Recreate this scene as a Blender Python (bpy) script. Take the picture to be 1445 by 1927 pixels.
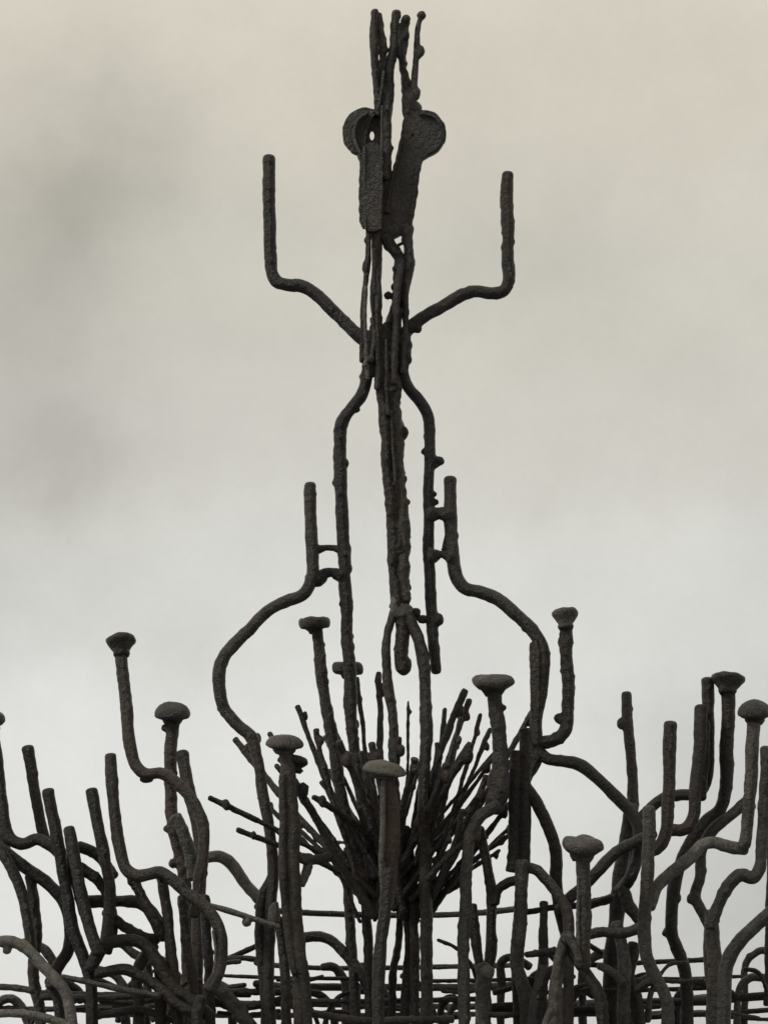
import bpy, bmesh, math, random
from mathutils import Vector, Matrix, noise

for o in list(bpy.data.objects):
    bpy.data.objects.remove(o, do_unlink=True)
S = bpy.context.scene
COL = S.collection
rnd = random.Random(11)

# ------------------------------------------------------------------ camera
PITCH = math.radians(10.5)          # standing below the piece, looking up at it
FPX = 6000.0                        # focal length in photograph pixels (1445 x 1927)
CAM = Vector((0.0, -3.0, 1.6))
PPM = 2000.0                        # photograph pixels per metre at the piece
cd = bpy.data.cameras.new('camera')
cd.sensor_fit = 'VERTICAL'
cd.sensor_height = 24.0
cd.lens = FPX / 1927.0 * 24.0
cd.clip_start = 0.05
cd.clip_end = 2000.0
cam = bpy.data.objects.new('camera', cd)
cam.location = CAM
cam.rotation_euler = (math.pi / 2 + PITCH, 0, 0)
COL.objects.link(cam)
S.camera = cam

# ------------------------------------------------------------------ sky
SUN_EL, SUN_AZ = math.radians(46), math.radians(-100)   # azimuth from +Y towards +X
W = bpy.data.worlds.new('World')
S.world = W
W.use_nodes = True
nt = W.node_tree
nt.nodes.clear()
N, L = nt.nodes.new, nt.links.new


def math_node(op, a, b=None, c=None, tree=None):
    t = tree or nt
    n = t.nodes.new('ShaderNodeMath')
    n.operation = op
    for i, v in enumerate((a, b, c)):
        if v is None:
            continue
        if isinstance(v, (int, float)):
            n.inputs[i].default_value = v
        else:
            t.links.new(v, n.inputs[i])
    return n.outputs[0]


out = N('ShaderNodeOutputWorld')
bg = N('ShaderNodeBackground')
bg.inputs['Strength'].default_value = 0.1
L(bg.outputs[0], out.inputs[0])
sky = N('ShaderNodeTexSky')
sky.sky_type = 'NISHITA'
sky.sun_disc = False
sky.sun_elevation = SUN_EL
sky.sun_rotation = SUN_AZ
tc = N('ShaderNodeTexCoord')
sep = N('ShaderNodeSeparateXYZ')
L(tc.outputs['Generated'], sep.inputs[0])
az = math_node('MULTIPLY', math_node('ARCTAN2', sep.outputs[0], sep.outputs[1]), 180 / math.pi)
el = math_node('MULTIPLY', math_node('ARCSINE', sep.outputs[2]), 180 / math.pi)

# cloud deck: soft wandering of the direction, then broad billows
n1 = N('ShaderNodeTexNoise')
n1.inputs['Scale'].default_value = 13.0
n1.inputs['Detail'].default_value = 5.0
n1.inputs['Roughness'].default_value = 0.6
L(tc.outputs['Generated'], n1.inputs['Vector'])
wob = N('ShaderNodeSeparateColor')
L(n1.outputs['Color'], wob.inputs[0])
azw = math_node('MULTIPLY_ADD', math_node('SUBTRACT', wob.outputs[0], 0.5), 4.0, az)
elw = math_node('MULTIPLY_ADD', math_node('SUBTRACT', wob.outputs[1], 0.5), 4.0, el)
n2 = N('ShaderNodeTexNoise')
n2.inputs['Scale'].default_value = 7.0
n2.inputs['Detail'].default_value = 6.0
n2.inputs['Roughness'].default_value = 0.52
L(tc.outputs['Generated'], n2.inputs['Vector'])
n3 = N('ShaderNodeTexNoise')
n3.inputs['Scale'].default_value = 420.0
n3.inputs['Detail'].default_value = 3.0
L(tc.outputs['Generated'], n3.inputs['Vector'])

ramp = N('ShaderNodeValToRGB')
cr = ramp.color_ramp
stops = [(0.0, (0.68, 0.675, 0.645)), (3.0, (0.745, 0.742, 0.712)), (6.5, (0.77, 0.767, 0.735)), (9.0, (0.70, 0.695, 0.655)), (11.5, (0.63, 0.612, 0.552)),
         (14.5, (0.63, 0.603, 0.53)), (17.5, (0.65, 0.613, 0.52)), (20.0, (0.70, 0.655, 0.55)), (40.0, (0.66, 0.62, 0.54)), (90.0, (0.68, 0.66, 0.62))]
cr.elements[0].position = 0.0
cr.elements[0].color = (*stops[0][1], 1)
cr.elements[1].position = 1.0
cr.elements[1].color = (*stops[-1][1], 1)
for e, c in stops[1:-1]:
    k = cr.elements.new(e / 90.0)
    k.color = (*c, 1)
cr.interpolation = 'EASE'
L(math_node('DIVIDE', math_node('MAXIMUM', elw, 0.0), 90.0), ramp.inputs[0])

# denser cloud banks: azimuth, elevation (degrees), half widths, depth of grey
BANKS = [(-5.0, 16.3, 1.8, 1.3, 0.20), (-6.8, 15.6, 2.4, 1.9, 0.18), (-7.0, 13.4, 2.4, 1.8, 0.15), (-6.0, 11.6, 1.5, 0.8, 0.15), (-7.4, 9.2, 2.2, 1.6, 0.12),
         (2.7, 15.0, 1.3, 1.0, 0.06), (7.6, 5.0, 3.4, 2.8, 0.22), (6.4, 2.0, 4.2, 3.2, 0.19), (5.2, 6.9, 1.4, 0.8, 0.07), (-3.2, 13.2, 1.6, 0.8, 0.05),
         (-19, 9, 7, 5, 0.18), (-33, 17, 9, 5, 0.15), (21, 10, 7, 4, 0.16), (38, 15, 9, 6, 0.17), (66, 11, 12, 6, 0.18), (-70, 14, 13, 6, 0.17),
         (110, 13, 14, 7, 0.18), (-120, 12, 14, 6, 0.18), (160, 15, 15, 7, 0.18), (-165, 13, 12, 5, 0.15)]
dens = None
for a0, e0, ra, re, dk in BANKS:
    dx = math_node('DIVIDE', math_node('SUBTRACT', azw, a0), ra)
    dy = math_node('DIVIDE', math_node('SUBTRACT', elw, e0), re)
    d2 = math_node('ADD', math_node('MULTIPLY', dx, dx), math_node('MULTIPLY', dy, dy))
    g = math_node('MULTIPLY', math_node('EXPONENT', math_node('MULTIPLY', d2, -1.0)), dk)
    dens = g if dens is None else math_node('ADD', dens, g)
n4 = N('ShaderNodeTexNoise')
n4.inputs['Scale'].default_value = 24.0
n4.inputs['Detail'].default_value = 7.0
n4.inputs['Roughness'].default_value = 0.58
L(tc.outputs['Generated'], n4.inputs['Vector'])
bil = math_node('MULTIPLY_ADD', math_node('SUBTRACT', n2.outputs['Fac'], 0.5), 0.16, 1.0)
bil = math_node('MULTIPLY', bil, math_node('MULTIPLY_ADD', math_node('SUBTRACT', n4.outputs['Fac'], 0.5), 0.22, 1.0))
gra = math_node('MULTIPLY_ADD', math_node('SUBTRACT', n3.outputs['Fac'], 0.5), 0.05, 1.0)
lum = math_node('MULTIPLY', math_node('MULTIPLY', math_node('SUBTRACT', 1.0, dens), bil), gra)
# land below the horizon returns little light
below = N('ShaderNodeMapRange')
below.interpolation_type = 'SMOOTHSTEP'
below.inputs['From Min'].default_value = -6.0
below.inputs['From Max'].default_value = 0.5
below.inputs['To Min'].default_value = 0.16
below.inputs['To Max'].default_value = 1.0
L(el, below.inputs['Value'])
lum = math_node('MULTIPLY', lum, below.outputs[0])
mul = N('ShaderNodeVectorMath')
mul.operation = 'SCALE'
L(ramp.outputs[0], mul.inputs[0])
L(math_node('MULTIPLY', lum, 10.0), mul.inputs['Scale'])
mix = N('ShaderNodeMix')
mix.data_type = 'RGBA'
mix.inputs['Factor'].default_value = 0.97            # nearly closed overcast
L(sky.outputs[0], mix.inputs['A'])
L(mul.outputs[0], mix.inputs['B'])
L(mix.outputs['Result'], bg.inputs['Color'])

# ------------------------------------------------------------------ veiled sun
sd = bpy.data.lights.new('sun', 'SUN')
sd.energy = 1.5
sd.angle = math.radians(10)
sd.color = (1.0, 0.96, 0.9)
sun = bpy.data.objects.new('sun', sd)
sdir = Vector((math.sin(SUN_AZ) * math.cos(SUN_EL), math.cos(SUN_AZ) * math.cos(SUN_EL), math.sin(SUN_EL)))
sun.rotation_euler = sdir.to_track_quat('Z', 'Y').to_euler()
COL.objects.link(sun)

S.render.engine = 'CYCLES'
S.view_settings.view_transform = 'Standard'
S.view_settings.look = 'None'
S.view_settings.exposure = 0.0
S.view_settings.gamma = 1.0
S.view_settings.use_curve_mapping = False


# ------------------------------------------------------------------ materials
def iron(name, dark, mid, light, amount=0.5, rough=0.62, bump=1.0, spec=0.5, rust=0.5):
    m = bpy.data.materials.new(name)
    m.use_nodes = True
    t = m.node_tree
    b = t.nodes['Principled BSDF']
    co = t.nodes.new('ShaderNodeTexCoord')
    oi = t.nodes.new('ShaderNodeObjectInfo')
    va = t.nodes.new('ShaderNodeTexNoise')
    va.inputs['Scale'].default_value = 34.0
    va.inputs['Detail'].default_value = 6.0
    va.inputs['Roughness'].default_value = 0.65
    t.links.new(co.outputs['Object'], va.inputs['Vector'])
    vb = t.nodes.new('ShaderNodeTexNoise')
    vb.inputs['Scale'].default_value = 260.0
    vb.inputs['Detail'].default_value = 4.0
    vb.inputs['Roughness'].default_value = 0.7
    t.links.new(co.outputs['Object'], vb.inputs['Vector'])
    vc = t.nodes.new('ShaderNodeTexNoise')
    vc.inputs['Scale'].default_value = 620.0
    vc.inputs['Detail'].default_value = 3.0
    vc.inputs['Roughness'].default_value = 0.75
    t.links.new(co.outputs['Object'], vc.inputs['Vector'])
    f = math_node('ADD', math_node('MULTIPLY', va.outputs['Fac'], 0.42, tree=t), math_node('MULTIPLY', vb.outputs['Fac'], 0.30, tree=t), tree=t)
    f = math_node('ADD', f, math_node('MULTIPLY', vc.outputs['Fac'], 0.28, tree=t), tree=t)
    f = math_node('ADD', f, math_node('MULTIPLY', math_node('SUBTRACT', oi.outputs['Random'], 0.5, tree=t), 0.22, tree=t), tree=t)
    f = math_node('ADD', f, amount - 0.5, tree=t)
    r = t.nodes.new('ShaderNodeValToRGB')
    r.color_ramp.elements[0].position = 0.40
    r.color_ramp.elements[0].color = (*dark, 1)
    r.color_ramp.elements[1].position = 0.64
    r.color_ramp.elements[1].color = (*light, 1)
    e = r.color_ramp.elements.new(0.52)
    e.color = (*mid, 1)
    t.links.new(f, r.inputs[0])
    vr = t.nodes.new('ShaderNodeTexNoise')                 # patches of orange-brown rust
    vr.inputs['Scale'].default_value = 21.0
    vr.inputs['Detail'].default_value = 8.0
    vr.inputs['Roughness'].default_value = 0.7
    t.links.new(co.outputs['Object'], vr.inputs['Vector'])
    mr = t.nodes.new('ShaderNodeMapRange')
    mr.inputs['From Min'].default_value = 0.50
    mr.inputs['From Max'].default_value = 0.66
    mr.inputs['To Max'].default_value = rust
    t.links.new(vr.outputs['Fac'], mr.inputs['Value'])
    mx = t.nodes.new('ShaderNodeMix')
    mx.data_type = 'RGBA'
    mx.inputs['B'].default_value = (0.046, 0.025, 0.014, 1)
    t.links.new(mr.outputs[0], mx.inputs['Factor'])
    t.links.new(r.outputs[0], mx.inputs['A'])
    t.links.new(mx.outputs['Result'], b.inputs['Base Color'])
    rr = math_node('MULTIPLY_ADD', va.outputs['Fac'], 0.7, rough - 0.56, tree=t)
    t.links.new(rr, b.inputs['Roughness'])
    b.inputs['Specular IOR Level'].default_value = spec
    bp = t.nodes.new('ShaderNodeBump')
    bp.inputs['Strength'].default_value = bump
    bp.inputs['Distance'].default_value = 0.0035
    t.links.new(math_node('ADD', math_node('MULTIPLY_ADD', vc.outputs['Fac'], 0.5, vb.outputs['Fac'], tree=t), math_node('MULTIPLY', va.outputs['Fac'], 0.8, tree=t), tree=t), bp.inputs['Height'])
    t.links.new(bp.outputs[0], b.inputs['Normal'])
    return m


M = {
    'black': iron('blackened_iron', (0.0085, 0.0075, 0.006), (0.018, 0.0157, 0.0125), (0.062, 0.053, 0.042), rust=0.5),
    'brown': iron('rusted_iron', (0.0095, 0.0075, 0.0055), (0.023, 0.0175, 0.013), (0.068, 0.046, 0.031), rust=0.8),
    'dusty': iron('dusty_iron', (0.018, 0.016, 0.013), (0.053, 0.048, 0.040), (0.14, 0.129, 0.11), rust=0.4),
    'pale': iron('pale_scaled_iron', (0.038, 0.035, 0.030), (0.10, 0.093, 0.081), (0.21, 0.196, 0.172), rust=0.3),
}

# ------------------------------------------------------------------ geometry helpers
cp, sp = math.cos(PITCH), math.sin(PITCH)
FWD, UP, RT = Vector((0, cp, sp)), Vector((0, -sp, cp)), Vector((1, 0, 0))


def P(x, y, d=0.0):
    """a place on the upright plane d/2000 m behind the mast, seen under the photograph's line of sight x, y"""
    ray = FWD * FPX + RT * (x - 722.5) + UP * (963.5 - y)
    return CAM + ray * ((d / PPM - CAM.y) / ray.y)


def R(px, d=0.0):
    return px * (d / PPM - CAM.y) / cp / FPX


BASE = P(735, 2100, 0)
root = bpy.data.objects.new('iron_rod_sculpture', None)
root.location = BASE
root.empty_display_size = 0.1
COL.objects.link(root)
root['label'] = 'blackened welded iron sculpture of bent rods and nails rising to a spire'
root['category'] = 'sculpture'


def link(name, verts, faces, mat, parent, label=None, smooth=True):
    me = bpy.data.meshes.new(name)
    me.from_pydata([tuple(v - BASE) for v in verts], [], faces)
    me.materials.append(M[mat])
    if smooth:
        me.polygons.foreach_set('use_smooth', [True] * len(me.polygons))
    me.update()
    o = bpy.data.objects.new(name, me)
    COL.objects.link(o)
    o.parent = parent
    if label:
        o['label'] = label
    return o


def catmull(pts, step):
    """pts: (Vector, radius); resampled along a centripetal spline through all of them"""
    if len(pts) == 2:
        a, b = pts
        n = max(2, int((b[0] - a[0]).length / step))
        return [(a[0].lerp(b[0], i / n), a[1] + (b[1] - a[1]) * i / n) for i in range(n + 1)]
    q = [(pts[0][0] * 2 - pts[1][0], pts[0][1])] + list(pts) + [(pts[-1][0] * 2 - pts[-2][0], pts[-1][1])]
    res = []
    for i in range(1, len(q) - 2):
        p0, p1, p2, p3 = q[i - 1][0], q[i][0], q[i + 1][0], q[i + 2][0]
        t0 = 0.0
        t1 = t0 + max(1e-6, (p1 - p0).length ** 0.5)
        t2 = t1 + max(1e-6, (p2 - p1).length ** 0.5)
        t3 = t2 + max(1e-6, (p3 - p2).length ** 0.5)
        n = max(1, int((p2 - p1).length / step))
        for k in range(n):
            t = t1 + (t2 - t1) * k / n
            A1 = p0 * ((t1 - t) / (t1 - t0)) + p1 * ((t - t0) / (t1 - t0))
            A2 = p1 * ((t2 - t) / (t2 - t1)) + p2 * ((t - t1) / (t2 - t1))
            A3 = p2 * ((t3 - t) / (t3 - t2)) + p3 * ((t - t2) / (t3 - t2))
            B1 = A1 * ((t2 - t) / (t2 - t0)) + A2 * ((t - t0) / (t2 - t0))
            B2 = A2 * ((t3 - t) / (t3 - t1)) + A3 * ((t - t1) / (t3 - t1))
            res.append((B1 * ((t2 - t) / (t2 - t1)) + B2 * ((t - t1) / (t2 - t1)),
                        q[i][1] + (q[i + 1][1] - q[i][1]) * k / n))
    res.append(pts[-1])
    return res


def tube(path, rough, closed=False, seg=14, cap=0.5, seed=0):
    """skin a path; the surface is uneven like torch-worked rod"""
    verts, faces = [], []
    n = len(path)
    off = Vector((seed * 3.71, seed * 1.37, seed * 5.13))
    tan = []
    for i in range(n):
        a = path[(i - 1) % n][0] if (closed or i > 0) else path[i][0]
        b = path[(i + 1) % n][0] if (closed or i < n - 1) else path[i][0]
        tan.append((b - a).normalized())
    ref = Vector((0, -1, 0)) if abs(tan[0].y) < 0.9 else Vector((1, 0, 0))
    nrm = (ref - tan[0] * ref.dot(tan[0])).normalized()
    rings = []
    for i, (c, r) in enumerate(path):
        t = tan[i]
        nrm = (nrm - t * nrm.dot(t)).normalized()
        bi = t.cross(nrm)
        rings.append((c, r, nrm.copy(), bi, t))
    seq = list(rings)
    if not closed:
        c, r, a, b, t = rings[0]
        head = [(c - t * r * cap, r * 0.42, a, b, t), (c - t * r * cap * 0.75, r * 0.8, a, b, t), (c - t * r * cap * 0.3, r * 0.96, a, b, t)]
        c, r, a, b, t = rings[-1]
        tail = [(c + t * r * cap * 0.3, r * 0.96, a, b, t), (c + t * r * cap * 0.75, r * 0.8, a, b, t), (c + t * r * cap, r * 0.42, a, b, t)]
        seq = head + rings + tail
    for c, r, a, b, t in seq:
        wander = Vector((noise.noise(c * 30 + off), noise.noise(c * 30 + off + Vector((9, 1, 4))), 0)) * r * rough * 1.7
        fat = 1 + rough * 0.9 * noise.noise(c * 45 - off)
        for k in range(seg):
            an = 2 * math.pi * k / seg
            dv = a * math.cos(an) + b * math.sin(an)
            p = c + dv * r
            h = rough * (0.7 * noise.noise(p * 150 + off) + 0.35 * noise.noise(p * 330 + off) + 2.6 * max(0.0, noise.noise(p * 190 - off) - 0.28))
            verts.append(c + wander + dv * r * (fat + h))
    m = len(seq)
    for i in range(m if closed else m - 1):
        j = (i + 1) % m
        for k in range(seg):
            l = (k + 1) % seg
            faces.append((i * seg + k, i * seg + l, j * seg + l, j * seg + k))
    if not closed:
        faces.append(tuple(range(seg - 1, -1, -1)))
        faces.append(tuple((m - 1) * seg + k for k in range(seg)))
    return verts, faces


SEED = [0]
THICK = 1.05
CRUST = 1.3


def rod(name, pts, dia, d=0.0, mat='black', rough=0.12, cap=0.65, parent=None, label=None, beads=(), step=3.6, slag=0):
    """pts: (x, y) or (x, y, depth) or (x, y, depth, dia); d: depth, or (first, last) spread along the path"""
    SEED[0] += 1
    ln = [0.0]
    for a, b in zip(pts, pts[1:]):
        ln.append(ln[-1] + math.hypot(b[0] - a[0], b[1] - a[1]))
    path = []
    for p, s in zip(pts, ln):
        f = s / max(1e-6, ln[-1])
        dd = p[2] if len(p) > 2 and p[2] is not None else (d[0] + (d[1] - d[0]) * f if isinstance(d, tuple) else d)
        w = p[3] if len(p) > 3 else (dia[0] + (dia[1] - dia[0]) * f if isinstance(dia, tuple) else dia)
        path.append((P(p[0], p[1], dd), R(w * (THICK if p[1] < 1420 else 0.97) / 2, dd)))
    path = catmull(path, step / PPM)
    v, f = tube(path, rough * CRUST, cap=cap, seed=SEED[0])
    o = link(name, v, f, mat, parent or root, label)
    for b in beads:
        bead(o, *b, mat=mat)
    lr = random.Random(SEED[0] * 17 + 3)
    slag += int(ln[-1] / 120) if name not in ('spike', 'tie_wire', 'edge_strip', 'bundle_rod') and len(path) > 12 else 0
    for _ in range(slag):                       # spatter left by the torch
        c, r = path[lr.randrange(2, len(path) - 2)]
        a = lr.uniform(0, 2 * math.pi)
        blob(o, c + Vector((math.cos(a), math.sin(a) * 0.8, lr.uniform(-.3, .3))) * r * 0.85, r * lr.uniform(0.26, 0.5), (1, 1, lr.uniform(0.8, 1.9)), mat)
    return o


def ico(sub):
    bm = bmesh.new()
    bmesh.ops.create_icosphere(bm, subdivisions=sub, radius=1.0)
    vs = [v.co.copy() for v in bm.verts]
    fs = [tuple(v.index for v in f.verts) for f in bm.faces]
    bm.free()
    return vs, fs


ICO2, ICO3 = ico(2), ico(3)


PENDING = {}


def fuse(o, voxel=0.0011):
    """melt the weld lumps of a part into its own skin"""
    extra = PENDING.pop(o.name, None)
    if not extra:
        return
    me = o.data
    vs = [v.co.copy() for v in me.vertices]
    fs = [tuple(p.vertices) for p in me.polygons]
    for ev, ef in extra:
        k = len(vs)
        vs += [v - BASE for v in ev]
        fs += [tuple(i + k for i in f) for f in ef]
    t = bpy.data.meshes.new('t')
    t.from_pydata(vs, [], fs)
    to = bpy.data.objects.new('t', t)
    COL.objects.link(to)
    m = to.modifiers.new('r', 'REMESH')
    m.mode = 'VOXEL'
    m.voxel_size = voxel
    m2 = to.modifiers.new('s', 'SMOOTH')
    m2.factor = 0.5
    m2.iterations = 2
    dg = bpy.context.evaluated_depsgraph_get()
    ev = to.evaluated_get(dg).to_mesh()
    nv = [v.co.copy() for v in ev.vertices]
    nf = [tuple(p.vertices) for p in ev.polygons]
    me.clear_geometry()
    me.from_pydata([tuple(v) for v in nv], [], nf)
    me.polygons.foreach_set('use_smooth', [True] * len(me.polygons))
    me.update()
    bpy.data.objects.remove(to, do_unlink=True)
    bpy.data.meshes.remove(t)


def blob(parent, c, r, sq=(1, 1, 1), mat='black', name='weld_bead', rough=0.22, sub=ICO2, label=None):
    SEED[0] += 1
    off = Vector((SEED[0] * 2.3, SEED[0] * 1.9, 0))
    vs = []
    for v in sub[0]:
        h = 1 + rough * noise.noise(v * 1.6 + off) + rough * 0.5 * noise.noise(v * 4 + off)
        vs.append(c + Vector((v.x * sq[0], v.y * sq[1], v.z * sq[2])) * r * h)
    if name == 'weld_bead' and parent is not root and parent.data.materials[0] == M[mat]:
        PENDING.setdefault(parent.name, []).append((vs, sub[1]))
        return parent
    return link(name, vs, sub[1], mat, parent, label)


def bead(parent, x, y, r, d=0.0, sx=1.0, sy=1.0, mat='black', label=None):
    return blob(parent, P(x, y, d), R(r, d), (sx, 0.9, sy), mat, label=label)


def nail_head(parent, x, y, w, h, d=0.0, tilt=0.0, nod=0.0, shank=22, kind='lens', mat='dusty'):
    """forged head turned about its own axis; tilt leans it sideways, nod leans it to the viewer (degrees)"""
    SEED[0] += 1
    prof = {
        'lens': [(0.0, .40), (.35, .395), (.62, .37), (.84, .29), (.95, .19), (1.0, .08), (1.0, -.04), (.95, -.11), (.80, -.22), (.60, -.33), ('s', 1.35, -.48), ('s', 1.02, -.66)],
        'cone': [(0.0, .34), (.5, .35), (.86, .34), (.97, .27), (1.0, .17), (.97, .05), (.84, -.08), (.68, -.26), (.54, -.42), ('s', 1.2, -.6), ('s', 1.0, -.74)],
        'flat': [(0.0, .36), (.6, .365), (.88, .32), (.98, .19), (1.0, .0), (.98, -.18), (.9, -.30), (.6, -.36), ('s', 1.15, -.46), ('s', .98, -.6)],
        'dome': [(0.0, .47), (.25, .455), (.5, .40), (.74, .29), (.92, .12), (1.0, -.03), (1.0, -.14), (.94, -.22), (.78, -.28), (.6, -.34), ('s', 1.3, -.45), ('s', 1.0, -.6)],
    }[kind]
    seg = 28
    rw, hh, rs = R(w / 2, d), R(h, d), R(shank / 2, d)
    rot = Matrix.Rotation(math.radians(tilt), 3, 'Y') @ Matrix.Rotation(math.radians(nod), 3, 'X')
    c = P(x, y, d)
    off = Vector((SEED[0] * 1.7, SEED[0] * 0.9, 0))
    vs, fs = [], []
    for i, p in enumerate(prof):
        rr, z = (p[1] * rs, p[2] * hh) if p[0] == 's' else (p[0] * rw, p[1] * hh)
        for k in range(seg):
            a = 2 * math.pi * k / seg
            q = Vector((math.cos(a), math.sin(a), 0))
            g = 1 + 0.09 * noise.noise(q * 1.1 + off) + 0.05 * noise.noise(q * 4.5 + off + Vector((0, 0, i * .3)))
            u = Vector((q.x * rr * g, q.y * rr * g, z + hh * 0.11 * noise.noise(q * 1.7 * (rr / rw) + off)))
            vs.append(c + rot @ u)
    for i in range(len(prof) - 1):
        for k in range(seg):
            l = (k + 1) % seg
            fs.append((i * seg + k, (i + 1) * seg + k, (i + 1) * seg + l, i * seg + l))
    fs.append(tuple((len(prof) - 1) * seg + k for k in range(seg - 1, -1, -1)))
    return link('nail_head', vs, fs, mat, parent)


def plate(name, outer, holes, d, thick, mat='black', parent=None, label=None):
    """cut sheet or bar with real thickness: outline, holes, rounded arris"""
    cu = bpy.data.curves.new(name, 'CURVE')
    cu.dimensions = '2D'
    cu.fill_mode = 'BOTH'
    th = R(thick, d)
    cu.extrude = th * 0.36
    cu.bevel_depth = th * 0.14
    cu.bevel_resolution = 1
    for li, loop in enumerate([outer] + list(holes)):
        if li == 0:                                # worn, torch-cut edge
            lp = []
            for (ax, ay), (bx, by) in zip(loop, loop[1:] + loop[:1]):
                n = max(1, int(math.hypot(bx - ax, by - ay) / 4))
                for k in range(n):
                    qx, qy = ax + (bx - ax) * k / n, ay + (by - ay) * k / n
                    lp.append((qx + 1.9 * noise.noise(Vector((qx * .09, qy * .09, d))), qy + 1.9 * noise.noise(Vector((qx * .09, qy * .09, d + 7)))))
            loop = lp
        s = cu.splines.new('POLY')
        s.points.add(len(loop) - 1)
        for p, (x, y) in zip(s.points, loop):
            w = P(x, y, d)
            p.co = (w.x, w.z, 0, 1)
        s.use_cyclic_u = True
    tmp = bpy.data.objects.new('tmp', cu)
    COL.objects.link(tmp)
    me0 = tmp.to_mesh()
    y0 = d / PPM
    vs = [Vector((v.co.x, y0 + v.co.z, v.co.y)) for v in me0.vertices]
    vs = [v + Vector((0, 0.0012 * noise.noise(v * 40), 0)) for v in vs]
    fs = [tuple(reversed(p.vertices)) for p in me0.polygons]
    tmp.to_mesh_clear()
    bpy.data.objects.remove(tmp)
    bpy.data.curves.remove(cu)
    return link(name, vs, fs, mat, parent or root, label, smooth=False)


def arc(cx, cy, r, a0, a1, n=26):
    return [(cx + r * math.cos(math.radians(a0 + (a1 - a0) * i / n)), cy - r * math.sin(math.radians(a0 + (a1 - a0) * i / n))) for i in range(n + 1)]


def oval(cx, cy, rx, ry, n=14):
    return [(cx + rx * math.cos(2 * math.pi * i / n), cy + ry * math.sin(2 * math.pi * i / n)) for i in range(n)]


def hoop(y, rad, dia, a0=0.0, a1=180.0, mat='black', rough=0.14, slag=0, dx=0.0):
    """a bent bar running round the far side of the cage, rad in photograph pixels"""
    SEED[0] += 1
    c = P(735 + dx, y, 0)
    r = rad / PPM
    path = []
    n = int(math.radians(a1 - a0) * rad / 6)
    for i in range(n + 1):
        a = math.radians(a0 + (a1 - a0) * i / n)
        q = Vector((r * math.cos(a), r * math.sin(a), 0))
        q += Vector((0, 0, 0.004 * noise.noise(q * 5 + Vector((y, 0, 0)))))
        path.append((c + q, R(dia / 2)))
    v, f = tube(path, rough, seg=10, seed=SEED[0])
    o = link('hoop', v, f, mat, root)
    lr = random.Random(int(y) + 5)
    for _ in range(slag):
        p, r_ = path[lr.randrange(n)]
        blob(o, p + Vector((0, 0, -r_ * 0.4)), r_ * lr.uniform(1.0, 1.7), (1.2, 1.1, 0.9), mat)
    return o


# ================================================================== THE PIECE
# ---- spire: two key-shaped plates and five prongs
left_out = arc(690, 250, 44, 62, 248) + [(679, 305), (677, 360), (678, 415), (684, 428), (700, 432), (716, 430), (717, 380), (718, 300), (716, 215)]
pl = plate('spire_plate', left_out, [oval(700, 256, 6.5, 12)], 6, 15, label='left flat bar of the spire ending in a round holed disc')
front_out = arc(701, 290, 19, 0, 180, 12) + [(683, 340), (685, 420), (690, 434), (704, 436), (716, 432), (719, 380), (720, 300)]
plate('backing_strip', front_out, [], -14, 11, parent=pl)
rim = [(x, y) for x, y in arc(701, 250, 42, 76, 236)] + [(686, 286), (690, 250), (698, 226)]
plate('disc_layer', rim, [], -7, 8, parent=pl)
right_out = arc(796, 252, 41.5, 112, -78) + [(794, 300), (789, 318), (783, 370), (774, 422), (768, 446), (752, 440), (736, 452), (720, 450), (719, 400), (722, 345),
            (733, 338), (740, 322), (748, 294), (755, 262), (760, 230), (766, 210)]
pr = plate('spire_plate', right_out, [oval(776, 257, 3.4, 4.5)], 2, 16, label='right flat bar of the spire ending in a round disc with a pinhole')

rod('prong', [(707, 22), (704, 60), (706, 120), (710, 175), (712, 215)], (16, 15), -6, rough=0.2, beads=[(702, 58, 7, -6)])
rod('prong', [(711, 28), (714, 62), (718, 98), (724, 140), (724, 200)], (15, 22), 4, rough=0.3, beads=[(718, 76, 8, 4, 0.9, 1.5), (722, 104, 7, 4, 1, 1.6)])
mp = rod('prong', [(746, 24), (743, 60), (737, 105), (730, 150), (729, 200), (726, 260), (724, 335)], (16, 23), 0, rough=0.22)
bead(mp, 746, 27, 8)
mp2 = rod('prong', [(762, 36), (760, 72), (757, 112), (763, 150), (768, 190), (772, 225), (774, 260)], (16, 20), 8, rough=0.25, beads=[(764, 36, 9), (763, 66, 10, 0, .9, 1.5)])
bead(mp2, 752, 78, 15, 4, 0.85, 2.5)
bead(mp2, 772, 188, 14, 4, 0.95, 1.7)
bead(mp2, 780, 205, 13, 6, 1.2, 1.2)
rod('prong', [(794, 28), (788, 42), (784, 95), (780, 150), (777, 205)], (11, 14), 2, rough=0.2,
    beads=[(793, 29, 9.5, 2), (791, 97, 10, 2, .9, 1.3), (784, 175, 10, 2, 0.8, 1.4)])
rod('edge_strip', [(719, 200), (718, 260), (717, 330), (716, 430)], 5, -17, 'pale', rough=0.15, parent=pl)  # added pale strip: light on the plate's edge put into colour
rod('edge_strip', [(690, 214), (674, 226), (667, 246), (670, 272), (680, 290)], 6, -11, 'dusty', rough=.15, parent=pl)  # lighter arc paints the highlight along the stacked disc's edge
rod('edge_strip', arc(796, 252, 37, 100, -75, 12), 7, -6, 'black', rough=.2, parent=pr)
rod('edge_strip', [(785, 316), (779, 370), (770, 424)], 7, -6, 'black', rough=.25, parent=pr)
rod('edge_strip', [(756, 262), (748, 300), (737, 340), (728, 400)], 7, -7, 'brown', rough=.25, parent=pr)
rod('edge_strip', [(685, 276), (686, 340), (688, 430)], 5, -18, 'pale', rough=0.15, parent=pl)  # another pale strip painting the lit left-facing edge
rod('edge_strip', [(722, 135), (714, 190), (712, 205)], 6, -10, 'dusty', rough=0.25, parent=pl)

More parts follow.
